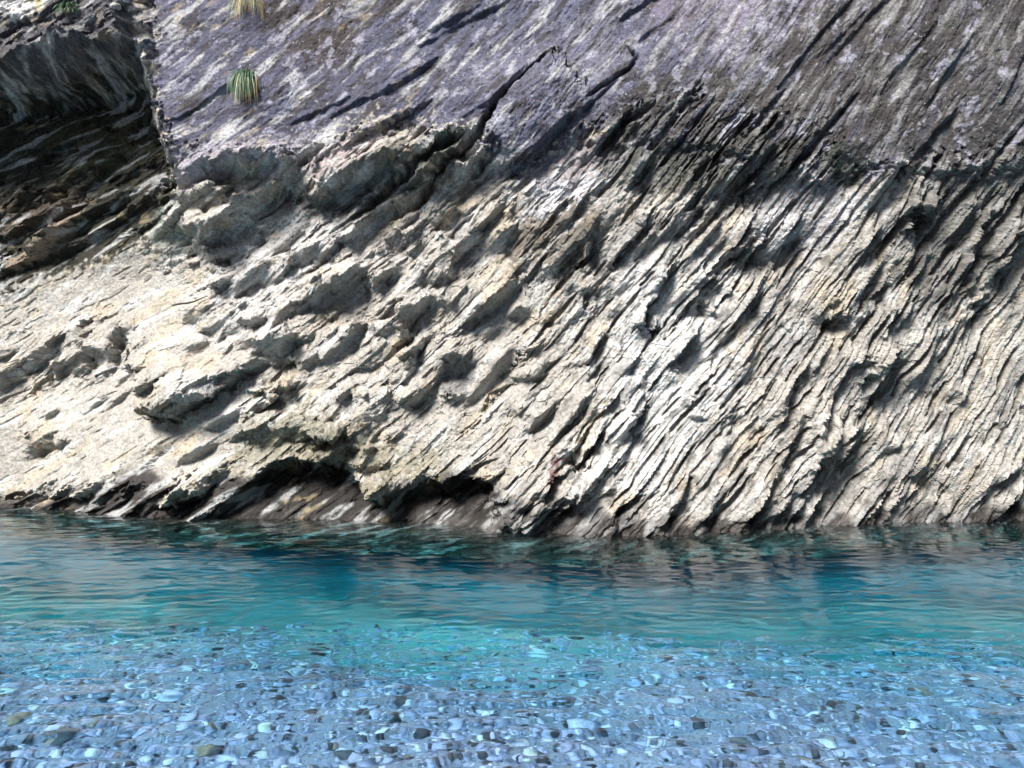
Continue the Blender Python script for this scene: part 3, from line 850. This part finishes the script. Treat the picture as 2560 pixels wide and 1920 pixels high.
# ------------------------------------------------------------------ plants rooted in the cliff
def on_cliff(u, v):
    i = int(round((v-vs[0])/STEP)); j = int(round((u-us[0])/STEP)); return Vector((PX[i,j], PY[i,j], PZ[i,j]))
def leaf_mat(name, a, b, tip=None):
    k = NT(name); P = k.add('ShaderNodeNewGeometry').outputs['Position']
    c = k.mix(k.ramp(k.noise(P, 30, 2, .5), .35, .65), a, b)
    k.l.new(c, k.b.inputs['Base Color']); k.b.inputs['Roughness'].default_value = .55
    return k.m
G1 = leaf_mat('green_grass', (.010,.050,.016,1), (.03,.10,.028,1)); G2 = leaf_mat('dry_grass', (.30,.20,.07,1), (.42,.31,.14,1)); G3 = leaf_mat('pale_grass', (.07,.10,.035,1), (.13,.15,.06,1))
def blades(n, seed, length, spread, droop, wid, up=.3, down=False):
    r = random.Random(seed); V_, Q_ = [], []
    for _ in range(n):
        a = r.uniform(-1, 1)*spread; L = length*r.uniform(.5, 1.08); out = r.uniform(.25, .8); o0 = Vector((r.gauss(0, .035), r.uniform(-.01,.02), r.gauss(0, .02)))
        d0 = Vector((math.sin(a)*.8, -out, up*r.uniform(.1, 1.2))).normalized(); p = o0.copy(); d = d0; side = Vector((math.cos(a), .25*r.uniform(-1,1), 0)).normalized()
        nseg = 7; base = len(V_)
        for k_ in range(nseg+1):
            t = k_/nseg; w = wid*(1-t**1.6)*r.uniform(.9, 1.0)+.0004
            V_ += [p-side*w, p+side*w+Vector((0, -w*.5, 0))]
            d = (d+Vector((0, .10, -droop))*(1.0/nseg)*3).normalized(); p = p+d*(L/nseg)
            if k_ < nseg: q0 = base+2*k_; Q_.append((q0, q0+1, q0+3, q0+2))
    return raw_mesh('blades', np.array([v[:] for v in V_]), np.array(Q_))
def empty(name, loc, label, cat, group=None):
    o = bpy.data.objects.new(name, None); scene.collection.objects.link(o); o.location = loc; o['label'] = label; o['category'] = cat; o.empty_display_size = .1
    if group: o['group'] = group
    return o
t = empty('grass_tuft', on_cliff(622, 192), 'thick dark green grass tuft hanging over the violet-grey rock, with straw-coloured tips', 'grass tuft', 'grass tufts on the cliff')
link('green_blades', blades(260, 3, .40, .42, 1.25, .0042, .25), G1, t); link('dry_blades', blades(34, 5, .47, .45, 1.2, .0036, .1), G2, t)
t = empty('grass_tuft', on_cliff(628, -14), 'pale sparse grass tuft trailing down from the top edge of the picture', 'grass tuft', 'grass tufts on the cliff')
link('green_blades', blades(150, 13, .42, 1.3, 1.0, .0034), G3, t); link('dry_blades', blades(50, 15, .46, 1.2, 1.1, .003, .1), G2, t)
t = empty('small_plant', on_cliff(208, 42), 'small dark green leafy plant in a crack of the lichen-spotted block at upper left', 'plant')
link('leaves', blades(120, 23, .17, 1.6, .7, .0075, .5), G1, t)
link('stem', blades(14, 25, .15, 1.2, .9, .002, .3), G2, t)

# ------------------------------------------------------------------ stick caught on the pale slab
def tube(pts, rad, name):
    V_, Q_ = [], []; n = 7
    for i, (p, r_) in enumerate(zip(pts, rad)):
        p = Vector(p); d = (Vector(pts[min(i+1, len(pts)-1)])-Vector(pts[max(i-1, 0)])).normalized(); a = d.cross(Vector((0,1,0))).normalized(); b = d.cross(a)
        for k_ in range(n): an = 2*math.pi*k_/n; V_.append(p+a*math.cos(an)*r_+b*math.sin(an)*r_)
    for i in range(len(pts)-1):
        for k_ in range(n): Q_.append((i*n+k_, i*n+(k_+1)%n, (i+1)*n+(k_+1)%n, (i+1)*n+k_))
    return raw_mesh(name, np.array([v[:] for v in V_]), np.array(Q_))
pts = [on_cliff(u, v)+Vector((0,-.03,0)) for u, v in ((460,769),(475,765),(490,762),(505,757),(518,751),(530,742))]
ym = min(p.y for p in pts); pts = [Vector((p.x, ym+.25*(p.y-ym), p.z)) for p in pts]
k = NT('dark_wood'); k.b.inputs['Base Color'].default_value = (.035,.024,.020,1); k.b.inputs['Roughness'].default_value = .8
link('stick', tube(pts, [.010,.013,.012,.010,.008,.004], 'stick'), k.m, label='thin dark stick caught against the smooth pale slab on the left', category='stick')

# ------------------------------------------------------------------ single stones one can pick out
cv, cf = stone_base(3)
def stone(name, loc, size, colr, seed, label, group, rough=.12, ang=0):
    nn = np.zeros(len(cv)); 
    for o_ in range(3):
        f_ = 1.1*2**o_; nn += fbm(cv[:,0]*f_+seed*3.1+cv[:,2]*.7*f_, cv[:,1]*f_-seed+cv[:,2]*1.3*f_, 1, seed+o_)*rough/(1.6**o_)
    c = cv*(1+nn)[:,None]
    if ang: c = np.sign(c)*np.abs(c)**ang
    c = c*np.array(size); a = seed*1.7; c = np.stack([c[:,0]*math.cos(a)-c[:,1]*math.sin(a), c[:,0]*math.sin(a)+c[:,1]*math.cos(a), c[:,2]], -1)
    m_ = raw_mesh(name, c, cf); k = NT('stone_surface'); P = k.add('ShaderNodeNewGeometry').outputs['Position']
    v = k.ramp(k.noise(P, 45, 5, .7), .3, .7, .7, 1.25); k.l.new(k.mix(1.0, colr+(1,), k.add('ShaderNodeCombineColor', {0: v, 1: v, 2: v}).outputs[0], 'MULTIPLY'), k.b.inputs['Base Color'])
    k.b.inputs['Roughness'].default_value = .75; k.l.new(k.add('ShaderNodeBump', {'Height': k.noise(P, 60, 4, .6), 'Strength': .5, 'Distance': .01}).outputs[0], k.b.inputs['Normal'])
    link(name, m_, k.m, label=label, category='stone', group=group).location = loc
def under_water(px, py, depth=.2):
    ys = CAMZ*F/(py-960); d = math.atan((py-960)/F); th = math.asin(math.cos(d)/1.333); y = ys+depth*math.tan(th)
    x = (px-1280)/F*ys*(y/ys); z = float(bed_z(np.array([x]), np.array([y]))[0]); return (x, y, z+.012)
CG = 'cobbles under the shallow water'
for px, py, sz_, c_, lab in (
    (1322,1880,.042,(.74,.80,.80),'round white cobble near the bottom edge, right of the middle of the picture'),
    (22,1698,.036,(.62,.68,.74),'pale flat cobble beside the left edge of the picture'),
    (88,1748,.046,(.58,.64,.72),'largest pale cobble in the lower left shallows'),
    (158,1832,.060,(.07,.09,.13),'broad dark cobble in the lower left shallows'),
    (515,1853,.042,(.26,.22,.18),'brown cobble among blue-grey gravel in the lower left'),
    (665,1797,.036,(.74,.80,.84),'small bright cobble left of the middle in the shallows'),
    (45,1780,.040,(.24,.20,.17),'rusty brown cobble close to the left edge of the picture'),
    (860,1870,.044,(.06,.08,.11),'dark cobble near the bottom edge, left of the middle'),
    (1850,1835,.046,(.09,.11,.15),'dark cobble in the lower right shallows')):
    stone('cobble', under_water(px, py), (sz_*1.15, sz_*.85, sz_*.5), c_, int(px) % 37+2, lab, CG)
LG = 'loose stones lodged in the cliff'
for u_, v_, sz_, c_, lab in ((318,44,(.085,.06,.035),(.36,.34,.31),'pale wedge-shaped stone lodged in the cleft above the dark hollow'),
                       (336,22,(.06,.05,.04),(.30,.28,.26),'smaller grey stone lodged just above the wedge-shaped one'),
                       (318,220,(.03,.03,.018),(.70,.68,.65),'tiny white stone on the rim of the dark hollow')):
    stone('loose_stone', on_cliff(u_, v_)+Vector((0,-.02,0)), sz_, c_, int(u_) % 29+1, lab, LG, .16, .8)
